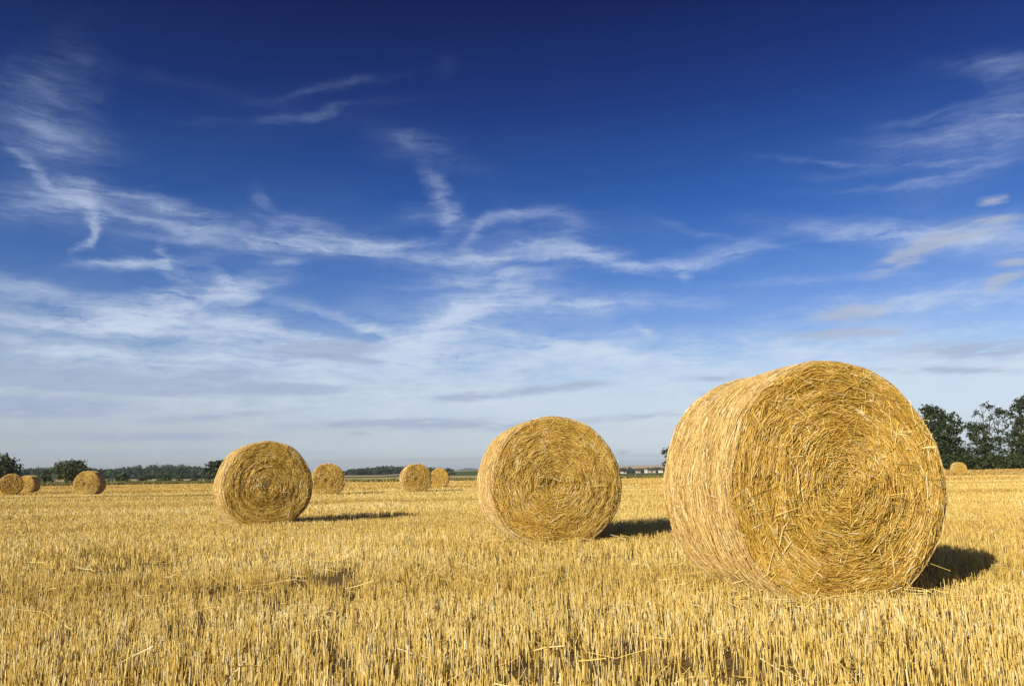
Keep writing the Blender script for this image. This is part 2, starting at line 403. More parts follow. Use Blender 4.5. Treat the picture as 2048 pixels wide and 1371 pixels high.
def stripe_material(name, c1, c2, scale, stretch, bump=.3, c3=None):
    mt = bpy.data.materials.new(name); mt.use_nodes = True
    t = NT(mt.node_tree); bs = mt.node_tree.nodes['Principled BSDF']
    tc = t.n('ShaderNodeTexCoord')
    a = t.noise(t.mapping(tc.outputs['Object'], rot=(0, 0, R_(3)), scale=stretch), scale, 7, .65).outputs['Fac']
    b = t.noise(tc.outputs['Object'], scale * 9, 5, .7).outputs['Fac']
    fac = t.math('ADD', t.math('MULTIPLY', a, .6), t.math('MULTIPLY', b, .4))
    stops = [(.34, c1), (.64, c2)] if c3 is None else [(.32, c1), (.5, c2), (.66, c3)]
    t.l(t.ramp(fac, stops), bs.inputs['Base Color'])
    bs.inputs['Roughness'].default_value = .9; bs.inputs['Specular IOR Level'].default_value = .1
    bp = t.n('ShaderNodeBump'); bp.inputs['Strength'].default_value = bump; bp.inputs['Distance'].default_value = .05
    t.l(b, bp.inputs['Height']); t.l(bp.outputs[0], bs.inputs['Normal'])
    return mt


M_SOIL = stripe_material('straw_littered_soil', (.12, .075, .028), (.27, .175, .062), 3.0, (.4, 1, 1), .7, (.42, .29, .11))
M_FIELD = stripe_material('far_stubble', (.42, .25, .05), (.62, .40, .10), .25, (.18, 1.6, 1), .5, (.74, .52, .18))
M_MARGIN = stripe_material('weedy_margin', (.14, .13, .035), (.34, .26, .08), .25, (.3, 2, 1), .5)
M_STRIP = stripe_material('cut_field', (.62, .45, .20), (.72, .55, .28), .02, (.3, 2, 1), .2)
M_GREEN = stripe_material('green_crop_field', (.095, .125, .032), (.165, .185, .055), .02, (.3, 3, 1), .2)
M_BEIGE = stripe_material('pale_field', (.55, .41, .20), (.66, .51, .27), .008, (.3, 3, 1), .2)
M_HILL = stripe_material('hill_field', (.72, .54, .30), (.82, .64, .38), .004, (.3, 2, 1), .2)


def build_ground():
    xs = np.unique(np.concatenate([np.linspace(-900, 2900, 191), KX]))
    # rings: soil to 45 m, far stubble to the field edge, then the strips of land
    near = np.array([0.0, 3, 8, 15, 25, 35, 48, 62, 76, 90])
    V, F, MI = [], [], []
    nr = None
    for x in xs:
        D, Z = strip_edges(x)
        ds = list(near) + [np.interp(.5, [0, 1], [90, D[0]])] ; zs = [0.0] * len(near) + [Z[0] * .5]
        for k in range(6):
            ds.append(D[k]); zs.append(Z[k])
            if k < 5:
                ds.append((D[k] + D[k + 1]) / 2); zs.append((Z[k] + Z[k + 1]) / 2)
        ds += [3600, 9000]; zs += [min(Z[5], 0) - 12, -90]
        d0 = ray(x, hor(x)); sx = d0[0] / d0[1]
        for d, z in zip(ds, zs):
            V.append((sx * d, d, z))
        nr = len(ds)
    nx = len(xs)
    seg = [0] * 6 + [1] * 3 + [1, 1] + [2, 2, 3, 3, 4, 4, 5, 5, 6, 6] + [6, 4]
    seg = seg[:nr - 1]
    for i in range(nx - 1):
        for j in range(nr - 1):
            a = i * nr + j
            F.append((a, a + nr, a + nr + 1, a + 1)); MI.append(seg[j])
    # the land beside and behind the camera
    b = len(V)
    e0 = [k for k in range(nr)]; e1 = [(nx - 1) * nr + k for k in range(nr)]
    far = 9000
    V += [(-far, far, -90), (-far, -far, -90), (far, -far, -90), (far, far, -90), (-400, -400, 0), (400, -400, 0)]
    tris = [(e0[nr - 1], b, e0[10], e0[10])]
    fan = []
    fan4 = []
    # left wedge, right wedge, behind
    for k in range(nr - 1):
        fan.append((b + 4, e0[k], e0[k + 1])); fan.append((e1[k + 1], e1[k], b + 5))
    fan += [(b + 4, e0[nr - 1], b), (b + 4, b, b + 1), (b + 4, b + 1, b + 2), (b + 4, b + 2, b + 5), (b + 5, b + 2, b + 3), (b + 5, b + 3, e1[nr - 1]), (b + 4, b + 5, e0[0])]
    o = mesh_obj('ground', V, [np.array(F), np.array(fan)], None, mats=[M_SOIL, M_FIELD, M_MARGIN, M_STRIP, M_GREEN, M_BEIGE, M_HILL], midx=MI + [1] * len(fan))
    return tag(o, 'stubble field with strips of farmland and low hills behind', kind='structure')


build_ground()


def build_far_hills():
    V, F = [], []
    prof = [(740, 948), (770, 938), (790, 934.5), (808, 933.6), (828, 935), (850, 939), (880, 943), (905, 942), (918, 938.5), (930, 936), (940, 935.4), (952, 937), (968, 940), (1000, 944)]
    for x, y in prof:
        p = at(x, y, 7600); q = p.copy(); q[2] = -90; r = p + np.array([0, 900, 0]); r[2] = -90
        V += [q - np.array([0, 300, 0]), p, r]
    for i in range(len(prof) - 1):
        a = i * 3
        F += [(a, a + 3, a + 4, a + 1), (a + 1, a + 4, a + 5, a + 2)]
    o = mesh_obj('hills', V, np.array(F), M_HILLS, smooth=True)
    tag(o, 'far blue hills on the horizon', kind='structure')


M_HILLS = stripe_material('far_hill_woods', (.05, .07, .04), (.10, .12, .06), .002, (1, 1, 1), .1)
build_far_hills()


# ------------------------------------------------------------------ stubble
# (x, y, rx, rz, width, phi) of the three near bales, used again below
TRACKS = [(24.6, .55), (26.4, .45), (40.0, .9), (42.2, .9), (61, 1.3), (64, 1.2), (84, 1.6)]


def vnoise(x, y, s, seed):
    r = np.random.default_rng(seed); g = r.random((64, 64))
    u, v = x / s, y / s
    i, j = np.floor(u).astype(int), np.floor(v).astype(int)
    fu, fv = u - i, v - j
    fu, fv = fu * fu * (3 - 2 * fu), fv * fv * (3 - 2 * fv)
    a = g[i % 64, j % 64]; b = g[(i + 1) % 64, j % 64]; c = g[i % 64, (j + 1) % 64]; d = g[(i + 1) % 64, (j + 1) % 64]
    return (a * (1 - fu) + b * fu) * (1 - fv) + (c * (1 - fu) + d * fu) * fv


def build_stubble():
    zones = [(1.5, 7, 1500, .0017, 1.0, 4), (7, 16, 1100, .0021, 1.0, 3), (16, 30, 380, .0038, 1.05, 3), (30, 48, 110, .0070, 1.1, 3), (48, 96, 14, .013, 1.0, 3), (96, 140, 5, .022, 1.0, 3)]
    mb = MB()
    for z, (d0, d1, dens, rad, hs, S) in enumerate(zones):
        half = 0.80
        A = half * (d1 * d1 - d0 * d0)
        per = 5 if z < 2 else (3 if z == 2 else 2)
        npl = int(A * dens / per)
        Y = np.sqrt(rng.uniform(d0 * d0, d1 * d1, npl)); X = rng.uniform(-half, half, npl) * Y
        row = .128
        ang = R_(4.0)
        u = X * math.cos(ang) + Y * math.sin(ang); v = -X * math.sin(ang) + Y * math.cos(ang)
        v = np.round(v / row) * row + rng.normal(0, .034, npl)
        X = u * math.cos(ang) - v * math.sin(ang); Y = u * math.sin(ang) + v * math.cos(ang)
        keep = vnoise(X, Y, .34, 3) * .6 + vnoise(X, Y, 1.1, 4) * .4 > rng.uniform(.10, .44, npl) * (1.0 if z < 3 else .7)
        for (tv, tw) in TRACKS:
            keep &= ~((np.abs(v - tv + .35 * np.sin(u * .06)) < tw / 2 * .55) & (rng.random(npl) < .85))
        X, Y = X[keep], Y[keep]
        patch = vnoise(X, Y, 1.9, 5)
        X = np.repeat(X, per); Y = np.repeat(Y, per); patch = np.repeat(patch, per)
        n = len(X)
        X = X + rng.normal(0, .026, n); Y = Y + rng.normal(0, .020, n)
        zb = np.zeros(n)
        if d1 > 95:
            zb = np.array([ground_z(a, b) for a, b in zip(X, Y)])
            ok = np.array([b < strip_edges(a / b * F_PX * math.cos(pitch) + CX)[0][0] for a, b in zip(X, Y)])
            X, Y, zb, patch = X[ok], Y[ok], zb[ok], patch[ok]; n = len(X)
        u2 = X * math.cos(ang) + Y * math.sin(ang); v2 = -X * math.sin(ang) + Y * math.cos(ang)
        H = rng.normal(.099, .017, n) * hs * (.82 + .36 * patch)
        H *= np.where(rng.random(n) < .12, rng.uniform(.35, .8, n), 1)
        lean = rng.normal(0, .085, (n, 2)); wild = rng.random(n) < .05
        lean[wild] = rng.normal(0, .55, (wild.sum(), 2))
        base = np.stack([X, Y, zb - .01], 1)
        top = base + np.stack([lean[:, 0] * H, lean[:, 1] * H, H], 1)
        P = np.stack([base, top], 1)
        r = rad * rng.uniform(.7, 1.25, n)
        V, fs = tubes(P, np.stack([r, r * .9], 1), S)
        if z < 2:
            idx = np.arange(n * 2 * S).reshape(n, 2, S); fs.append(idx[:, 1, :])
        streak = vnoise(u2 + 200, v2 * 9 + 200, 9.0, 8)
        t = rng.normal(.57, .21, n) + (patch - .5) * .2 + (streak - .5) * (.25 if z < 3 else .5)
        for (tv, tw) in TRACKS:
            t -= .34 * np.exp(-((v2 - tv + .35 * np.sin(u2 * .06)) / tw) ** 2)
        if z >= 4:
            t -= .12
        t = np.clip(t, 0, 1)
        mb.add(V, fs, np.repeat(t, 2 * S))
    o = mb.build('stubble', M_STUB)
    tag(o, 'dense cut straw stubble standing all over the field', 'stubble', kind='stuff')
    # broken stalks lying on and between the stubble
    n = 5200
    Y = np.sqrt(rng.uniform(1.5 ** 2, 18 ** 2, n)); X = rng.uniform(-.8, .8, n) * Y
    L = rng.uniform(.05, .2, n); big = rng.random(n) < .028; L[big] = rng.uniform(.22, .42, big.sum())
    for k, (bx, by, br, bw, bp) in enumerate([(1.825, 5.32, .62, .58, .155), (.373, 9.621, .66, .62, .185), (-4.253, 13.706, .62, .6, .472)]):
        q = slice(k * 260, k * 260 + 130)
        e = rng.uniform(-1.15, 1.15, 130) * br; f_ = np.where(rng.random(130) < .6, -bw - np.abs(rng.normal(0, .12, 130)), rng.uniform(-bw, bw, 130)); sd_ = f_ > -bw
        e = np.where(sd_, -br - np.abs(rng.normal(0, .12, 130)) + .1, e)
        X[q] = bx + e * math.cos(bp) - f_ * math.sin(bp); Y[q] = by + e * math.sin(bp) + f_ * math.cos(bp); L[q] = rng.uniform(.06, .2, 130)
    a = rng.uniform(0, 6.28, n); ti = rng.normal(0, .22, n)
    z0 = rng.uniform(.02, .10, n); z0[big] = .11; z0[:780] = rng.uniform(.03, .10, 780)
    d = np.stack([np.cos(a) * np.cos(ti), np.sin(a) * np.cos(ti), np.sin(ti)], 1)
    c = np.stack([X, Y, z0], 1)
    bend = rng.normal(0, .05, (n, 3)) * L[:, None]
    P = np.stack([c - d * L[:, None] / 2, c + bend, c + d * L[:, None] / 2], 1); P[..., 2] = np.maximum(P[..., 2], .006)
    V, fs = tubes(P, rng.uniform(.0012, .0026, n), 3)
    o = mesh_obj('loose_straw', V, fs, M_STUB, tint=np.repeat(np.clip(rng.normal(.66, .2, n), 0, 1), 9))
    tag(o, 'broken straw stalks lying loose in the stubble', 'straw', kind='stuff')


build_stubble()


# ------------------------------------------------------------------ straw bales
def make_bale(rx, HT, W, n_face, n_side, n_net, seed, r_straw=.0022, loose=120, hub=1.0):
    """one round bale, base centre at the origin, its near end towards -Y"""
    global rng
    keep_rng = rng; rng = np.random.default_rng(seed)
    root = empty('straw_bale', (0, 0, 0))
    rz = HT / 2 + .02; zc = HT - rz
    k1, k2, k3 = rng.uniform(0, 6.28, 3)

    def ring(th, fr):
        wob = 1.004 + .006 * np.sin(2 * th + k1) + .008 * np.sin(3 * th + k2) + .006 * np.sin(5 * th + k2) + .005 * np.sin(9 * th + k3) + .003 * np.sin(23 * th + k1)
        x = rx * np.cos(th) * fr * wob; z = zc + rz * np.sin(th) * fr * wob
        return x, np.maximum(z, .012 + .03 * (1 - np.minimum(fr, 1)))
    lump = rng.random((64, 64)); g = np.random.default_rng(seed + 5)
    ph = g.uniform(0, 6.28, 8)

    def depth(fr, th):
        """how far the end bulges out (+) or in (-) at that place"""
        x, z = fr * np.cos(th), fr * np.sin(th)
        d = .04 * (1 - fr ** 2) - .055 * np.clip((fr - .88) / .12, 0, 1) ** 2
        spiral = fr * 8.5 + th / 6.2832
        d += .0035 * np.sin(6.2832 * spiral + .8 * np.sin(2 * th + ph[0])) * np.clip(fr * 2.2, 0, 1) * np.clip((1.0 - fr) * 6, 0, 1)
        d += .012 * (vnoise(x + 9, z + 9, .17, seed + 1) - .5) * 2 + .006 * (vnoise(x + 9, z + 9, .07, seed + 2) - .5) * 2
        d += .016 * (vnoise(fr * 16 + .6 * np.sin(th + ph[1]) + 20, th * 1.3 + 9, 1.0, seed + 3) - .5) * np.clip(fr * 3, 0, 1)
        d -= hub * .045 * np.exp(-((x + .06) ** 2 + (z + .03) ** 2) / .013)
        return d
    # packed core: both ends and the drum in one skin
    nt = 144
    th = np.arange(nt) * 2 * np.pi / nt
    rings = []
    for fr in (.02, .1, .2, .3, .4, .5, .6, .7, .78, .85, .9, .92, .94):
        x, z = ring(th, np.full(nt, fr)); rings.append(np.stack([x, -W / 2 - depth(np.full(nt, fr), th) + .014, z], 1))
    nf = len(rings)
    for yy, fr in [(-.475, .955), (-.45, .972), (-.42, .978), (-.38, .98), (-.2, .975), (0, .972), (.2, .975), (.38, .98), (.42, .978), (.45, .972), (.475, .955)]:
        x, z = ring(th, np.full(nt, fr)); rings.append(np.stack([x, np.full(nt, yy * W), z], 1))
    for fr in (.94, .9, .7, .4, .02):
        x, z = ring(th, np.full(nt, fr)); rings.append(np.stack([x, W / 2 + .04 * (1 - fr ** 2) - .04 * (fr > .95) + np.zeros(nt), z], 1))
    Vc = np.concatenate(rings); idx = np.arange(len(Vc)).reshape(-1, nt)
    a, b = idx[:-1], idx[1:]
    q = np.stack([a, b, np.roll(b, -1, 1), np.roll(a, -1, 1)], -1).reshape(-1, 4)
    mesh_obj('packed_core', Vc, [q, idx[0][None, :], idx[-1][None, ::-1]], M_CORE, root, smooth=True)

    # ---- straw wound round on the end face
    n = n_face
    fr = np.sqrt(rng.uniform(.0004, 1.0, n)); th = rng.uniform(0, 6.2832, n)
    fr = np.minimum(fr, .985)
    bundle = rng.integers(0, n // 5, n)
    bth = rng.uniform(0, 6.2832, n // 5); bfr = np.sqrt(rng.uniform(.0004, 1, n // 5)); bj = rng.normal(0, 1, n // 5)
    inb = rng.random(n) < .7
    th = np.where(inb, bth[bundle] + rng.normal(0, .03, n) / np.maximum(bfr[bundle], .12), th)
    fr = np.where(inb, np.clip(bfr[bundle] + rng.normal(0, .014, n), .01, .985), fr)
    L = (rng.uniform(.035, .10, n) + .08 * (rng.random(n) < .10)) * np.clip(.55 + fr * .6, .55, 1.1)
    jit = np.where(inb, bj[bundle] * .13, 0) + rng.normal(0, .15, n)
    jit *= 1 + 2.2 * np.exp(-(fr / .22) ** 2)
    wild = rng.random(n) < .036
    jit[wild] = rng.uniform(-1.57, 1.57, wild.sum())
    loosef = (rng.random(n) < .06) & ~wild; jit[loosef] = rng.normal(0, .55, loosef.sum())
    L[wild] = rng.uniform(.05, .16, wild.sum())
    R3 = 5
    s = np.linspace(-.5, .5, R3)
    lift = rng.uniform(-.018, .016, n) + wild * rng.uniform(.003, .010, n)
    dc = depth(fr, th)
    tilt = rng.normal(0, .04, n) + wild * rng.normal(0, .07, n)
    inw = np.where(fr > .9, -.04, 0)
    P = np.zeros((n, R3, 3))
    for k in range(R3):
        along = s[k] * L
        rad0 = np.maximum(fr, .05) * rx
        r_k = np.sqrt((rad0 + along * np.sin(jit + inw)) ** 2 + 0 * along)
        th_k = th + along * np.cos(jit + inw) / np.maximum(rad0, .13 * rx)
        f_k = np.clip(np.abs(r_k) / rx, 0, .985)
        x, z = ring(th_k, f_k)
        P[:, k, 0] = x; P[:, k, 2] = z
        P[:, k, 1] = -W / 2 - (.75 * dc + .25 * depth(np.minimum(f_k, 1), th_k)) - lift - tilt * along
    st = wild | (rng.random(n) < .8)             # many stalks stay straight
    for k in range(1, R3 - 1):
        w_ = k / (R3 - 1); P[st, k] = P[st, 0] * (1 - w_) + P[st, -1] * w_
    rad = r_straw * rng.uniform(.6, 1.35, n)
    prof = np.array([.9, 1, 1, 1, .85])
    V, fs = tubes(P, rad[:, None] * prof[None], 3)
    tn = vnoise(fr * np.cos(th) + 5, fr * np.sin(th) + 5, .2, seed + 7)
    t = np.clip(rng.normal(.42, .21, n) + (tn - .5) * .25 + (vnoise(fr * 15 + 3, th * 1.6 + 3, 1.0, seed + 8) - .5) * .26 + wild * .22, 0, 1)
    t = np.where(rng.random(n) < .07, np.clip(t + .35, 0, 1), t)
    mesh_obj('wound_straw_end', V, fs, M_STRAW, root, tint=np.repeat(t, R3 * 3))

    # ---- straw lying round the drum under the net
    n = n_side
    th = rng.uniform(0, 6.2832, n); y = rng.uniform(-.5, .5, n) * W
    L = rng.uniform(.05, .2, n); jit = rng.normal(0, .3, n)
    edge = np.abs(y) > .43 * W
    jit = np.where(edge, jit * .4, jit)
    lift = rng.uniform(-.004, .006, n)
    P = np.zeros((n, 3, 3))
    for k in range(3):
        al = (k - 1) * .5 * L
        yy = np.clip(y + al * np.sin(jit), -.5 * W, .5 * W)
        shrink = .028 * np.clip((np.abs(yy) / W - .44) / .06, 0, 1) ** 2 - .004 + .006 * (1 - (yy / W * 2 + .2) ** 2) * np.sin(th * 2 + k3) + .004 * np.sin(yy * 9 + k1)
        x, z = ring(th + al * np.cos(jit) / rx, 1.0 - shrink / rx + lift / rx)
        P[:, k] = np.stack([x, yy, z], 1)
    V, fs = tubes(P, r_straw * 1.05 * rng.uniform(.65, 1.3, n), 3)
    t = np.clip(rng.normal(.45, .24, n), 0, 1)
    mesh_obj('wrapped_drum_straw', V, fs, M_SIDE, root, tint=np.repeat(t, 9))

    # ---- net: fine threads round the drum and slanting ties between them
    if n_net:
        mb = MB(); m_ = 97
        tt = np.linspace(0, 2 * np.pi, m_)
        ys = np.linspace(-.455, .455, n_net) * W
        P = np.zeros((n_net, m_, 3))
        for i, yy in enumerate(ys):
            x, z = ring(tt, np.full(m_, 1.0 + .0035 / rx)); P[i] = np.stack([x, yy + .004 * np.sin(tt * 14 + i), z], 1)
        V, fs = tubes(P, .0009, 3); mb.add(V, fs, .5)
        nz = 500
        t0 = rng.uniform(0, 6.2832, nz); i0 = rng.integers(0, n_net - 1, nz)
        step = ys[1] - ys[0]; ln = rng.uniform(.02, .05, nz) * rng.choice([-1, 1], nz)
        P = np.zeros((nz, 2, 3))
        for k in range(2):
            x, z = ring(t0 + k * ln / rx, np.full(nz, 1.0 + .0035 / rx)); P[:, k] = np.stack([x, ys[i0] + k * step, z], 1)
        V, fs = tubes(P, .0007, 3); mb.add(V, fs, .3)
        mb.build('net_wrap', M_NET, root)

    # ---- stray stalks sticking out
    if loose:
        n = loose
        kind = rng.random(n) * np.where(rng.random(n) < .5, .45, 1)
        th = np.where(kind < .45, rng.uniform(0, 6.2832, n), np.where(kind < .62, rng.uniform(2.7, 6.9, n), rng.uniform(math.pi * .98, math.pi * 1.45, n)))
        fr = np.where(kind < .45, np.sqrt(rng.uniform(.02, .8, n)), 1.0)
        y = np.where(fr < .999, -W / 2, np.where(kind < .62, rng.uniform(-.5, -.3, n) * W, rng.uniform(-.5, .3, n) * W))
        x, z = ring(th, fr)
        yy = np.where(fr < .999, -W / 2 - depth(fr, th) - .012, y)
        base = np.stack([x, yy, z], 1)
        out = np.where((fr < .999)[:, None], np.stack([np.zeros(n), -np.ones(n), np.zeros(n)], 1), np.stack([np.cos(th), np.zeros(n), np.sin(th)], 1))
        rnd = rng.normal(0, 1, (n, 3)); rnd[:, 2] = np.abs(rnd[:, 2]) * .3 - .25
        d = out * rng.uniform(.08, .38, n)[:, None] + rnd * .6
        d /= np.linalg.norm(d, axis=1, keepdims=True)
        dot = np.sum(d * out, 1); d += out * np.maximum(.06 - dot, 0)[:, None]
        L = rng.uniform(.03, .10, n)
        P = np.stack([base, base + d * L[:, None] * .5, base + d * L[:, None] + rng.normal(0, .006, (n, 3))], 1)
        P[..., 2] = np.maximum(P[..., 2], .01)
        V, fs = tubes(P, r_straw * rng.uniform(.7, 1.2, n), 3)
        o = mesh_obj('stray_straw', V, fs, M_STRAW, root, tint=np.repeat(np.clip(rng.normal(.78, .15, n), 0, 1), 9))
        o['kind'] = 'stuff'
    rng = keep_rng
    return root


def copy_tree(o):
    c = o.copy(); COL.objects.link(c)
    for ch in [k for k in o.children]:
        d = ch.copy(); COL.objects.link(d); d.parent = c; d.matrix_parent_inverse = ch.matrix_parent_inverse
    return c


def place(o, X, Y, phi, label, z=0.0, s=(1, 1, 1)):
    o.location = (X, Y, z); o.rotation_euler = (0, 0, phi); o.scale = s
    tag(o, label, 'straw bale', 'round straw bales on the stubble field')


b1 = make_bale(.697, 1.432, 1.12, 36000, 20000, 46, 101, .0018, 330)
place(b1, 1.825, 5.32, .155, 'biggest and nearest round straw bale, right of centre, its end a swirl of straw')
b2 = make_bale(.739, 1.43, 1.18, 26000, 14000, 46, 202, .0021, 200)
place(b2, .373, 9.621, .185, 'middle-sized round straw bale just left of the biggest one, with a shadow running behind it')
b3 = make_bale(.706, 1.40, 1.13, 19000, 10000, 40, 303, .0025, 130, .7)
place(b3, -4.253, 13.706, .472, 'round straw bale left of centre casting a long pointed shadow over bare stubble')
far_a = make_bale(.73, 1.44, 1.2, 4200, 2600, 0, 404, .0058, 40)
far_b = make_bale(.72, 1.42, 1.2, 2600, 1800, 0, 505, .0085, 0)
for proto, px, Y, phi, label in [
    (far_a, 655, 36.5, .27, 'far round bale half touching the right edge of the bale with the long shadow'),
    (far_a, 831, 41.0, .30, 'far round bale standing alone midway, overlapping a smaller bale on its right'),
    (far_a, 180, 48.5, .155, 'far round bale in front of the olive tree, its shaded grey side turned right'),
    (far_b, 879, 61.5, .03, 'small far bale peeking out from behind the right side of another far bale'),
    (far_b, 22, 55.0, .60, 'far round bale at the left edge of the picture, overlapping a smaller bale'),
    (far_b, 58, 69.0, .08, 'small far bale partly behind the leftmost bale, showing a shaded right side'),
    (far_b, 1917, 97.0, -.10, 'tiniest far bale on the right before the dark tree row'),
]:
    o = proto if not proto.get('label') else copy_tree(proto)
    p = at(px, hor(px), Y)
    place(o, p[0], Y, phi, label, ground_z(p[0], Y))


# ------------------------------------------------------------------ trees, bushes, woods
def leaf_cards(C, size, spread, m, seed, squash=.8):
    """m leaf-clump faces round every centre"""
    r = np.random.default_rng(seed)
    n = len(C) * m
    c = np.repeat(C, m, 0) + r.normal(0, 1, (n, 3)) * spread * np.array([1, 1, squash])
    nrm = r.normal(0, 1, (n, 3)); nrm[:, 2] = np.abs(nrm[:, 2]) + .2; nrm /= np.linalg.norm(nrm, axis=1, keepdims=True)
    a = np.cross(nrm, r.normal(0, 1, (n, 3))); a /= np.linalg.norm(a, axis=1, keepdims=True) + 1e-9
    b = np.cross(nrm, a)
    s = size * r.uniform(.5, 1.3, n)
    V = np.stack([c + a * s[:, None], c + b * (s * .6)[:, None], c - a * s[:, None], c - b * (s * .6)[:, None]], 1)
    t = np.repeat(np.clip(np.repeat(r.normal(.5, .16, len(C)), m) + r.normal(0, .16, n), 0, 1), 4)
    return V.reshape(-1, 3), np.arange(n * 4).reshape(-1, 4), t


def tree(name, label, group, lobes, trunk, Y, mat, leaf=.28, dens=1.0, m=16, seed=1, limbs=True, cat='tree', bare=()):
    """lobes: (px, py, rx px, ry px) in the photo, all at distance Y; trunk: (px of foot, radius m)"""
    r = np.random.default_rng(seed)
    pm = Y / F_PX
    foot = at(trunk[0], hor(trunk[0]), Y); gz = ground_z(foot[0], Y)
    root = empty(name, (foot[0], Y, gz)); org = np.array([foot[0], Y, gz])
    cs, mid = [], []
    for (x, y, a, b) in lobes:
        c = at(x, y, Y) - org; rx, rzz = a * pm, b * pm
        ry = (rx + rzz) * .5
        c = c + np.array([0, r.uniform(-.4, .4) * ry, 0]); mid.append(c)
        k = max(3, int(dens * 26 * (rx * rzz) / (leaf * leaf * 40)))
        d = r.normal(0, 1, (k, 3)); d /= np.linalg.norm(d, axis=1, keepdims=True)
        d *= (r.uniform(.12, 1, (k, 1)) ** .45)
        d *= 1 + .22 * np.sin(d[:, :1] * 5 + r.uniform(0, 6)) * np.cos(d[:, 2:3] * 4 + r.uniform(0, 6))
        cs.append(c + d * np.array([rx, ry, rzz]))
    C = np.concatenate(cs); C[:, 2] = np.maximum(C[:, 2], .15)
    V, F, t = leaf_cards(C, leaf, leaf * 1.15, m, seed + 9)
    V[:, 2] = np.maximum(V[:, 2], .02)
    mesh_obj('crown' if cat == 'tree' else 'foliage', V, F, mat, root, tint=t)
    mb = MB()
    top = max(c[2] for c in mid)
    tr = trunk[1]
    lean = np.mean([c[0] for c in mid]) * .5
    P = np.array([[[0, 0, -.2], [lean * .2, .05, top * .3], [lean * .6, .1, top * .6], [lean, 0, top * .92]]])
    V, fs = tubes(P, np.array([[tr * 1.2, tr, tr * .7, tr * .25]]), 7); mb.add(V, fs, .4)
    if limbs:
        for c in mid:
            h0 = np.clip(c[2] * .45, .2, top * .7); s0 = np.array([lean * h0 / max(top, .1) * .7, .05, h0])
            md = (s0 + c) / 2 + np.array([0, 0, -.08 * np.linalg.norm(c - s0)]) + r.normal(0, .05, 3) * np.linalg.norm(c - s0)
            V, fs = tubes(np.array([[s0, md, c]]), np.array([[tr * .5, tr * .32, tr * .12]]), 5); mb.add(V, fs, .5)
    for pts in bare:
        Q = np.array([[at(x, y, Y) - org for x, y in pts]])
        rr = np.linspace(tr * .62, tr * .18, len(pts))[None]
        V, fs = tubes(Q, rr, 5); mb.add(V, fs, .6)
    mb.build('trunk' if cat == 'tree' else 'stems', M_BARK, root)
    tag(root, label, cat, group)
    return root


G_R = 'dark trees along the right field edge'
tree('acacia_tree', 'dark leafy tree whose crown rises right behind the biggest bale', G_R,
     [(1852, 822, 14, 12), (1874, 826, 16, 14), (1858, 850, 28, 22), (1898, 842, 22, 14), (1912, 856, 14, 12), (1878, 870, 34, 22), (1906, 880, 16, 12), (1862, 896, 30, 22), (1895, 904, 26, 20),
      (1915, 908, 20, 14), (1870, 922, 40, 16), (1915, 925, 26, 13), (1845, 880, 20, 40), (1846, 912, 24, 26)], (1884, .18), 134, M_LEAF, .25, 1.5, 16, 11)
tree('acacia_tree', 'dark tree with bare leaning limbs reaching above its round crown, between two denser trees', G_R,
     [(1940, 852, 14, 9), (1958, 852, 16, 10), (1975, 858, 12, 12), (1955, 872, 26, 13), (1985, 884, 20, 14), (1938, 876, 9, 6), (1952, 892, 24, 12), (1985, 905, 26, 16), (1950, 912, 24, 14), (1962, 926, 36, 13),
      (1964, 812, 9, 5), (1959, 826, 9, 5), (1984, 815, 6, 6), (2000, 818, 8, 6), (1996, 828, 7, 6), (2002, 842, 8, 6), (2010, 852, 7, 5), (2012, 868, 8, 5), (1980, 836, 7, 5), (1995, 862, 8, 6), (2004, 880, 10, 8)],
     (1972, .16), 130, M_LEAF, .20, .95, 15, 22, bare=[[(1978, 920), (1972, 880), (1966, 840), (1961, 812)], [(2005, 905), (1996, 870), (1985, 835), (1972, 812)], [(1998, 900), (1996, 860), (1999, 822)], [(2030, 880), (2018, 868), (2004, 858)]])
tree('acacia_tree', 'tallest dark tree cut off by the right edge of the picture', G_R,
     [(2010, 826, 12, 8), (2020, 832, 10, 7), (2030, 816, 14, 8), (2046, 806, 14, 10), (2044, 796, 9, 7), (2058, 812, 20, 16), (2036, 838, 16, 10), (2052, 850, 22, 18), (2040, 866, 18, 12), (2030, 884, 18, 12), (2060, 885, 30, 24),
      (2040, 905, 34, 16), (2070, 912, 34, 24), (2025, 922, 36, 14), (2080, 850, 30, 30)], (2052, .2), 128, M_LEAF, .21, 1.15, 15, 33)
tree('hedge_shrub', 'low dark shrub filling the gap under the right tree row', G_R, [(1915, 924, 22, 12), (1935, 921, 14, 14), (1955, 925, 26, 12), (1985, 923, 26, 13), (2010, 925, 24, 12), (2040, 924, 24, 12), (2070, 922, 24, 13)], (1950, .06), 124, M_LEAF, .22, 2.2, 14, 44, False, 'shrub')
tree('field_tree', 'lone dark tree peeping past the left side of the biggest bale', None,
     [(1333, 906, 8, 6), (1345, 900, 14, 10), (1352, 915, 16, 12), (1338, 912, 6, 5), (1332, 929, 6, 5), (1345, 932, 12, 8), (1358, 925, 18, 16)], (1352, .2), 165, M_LEAF, .28, 1.0, 14, 55)

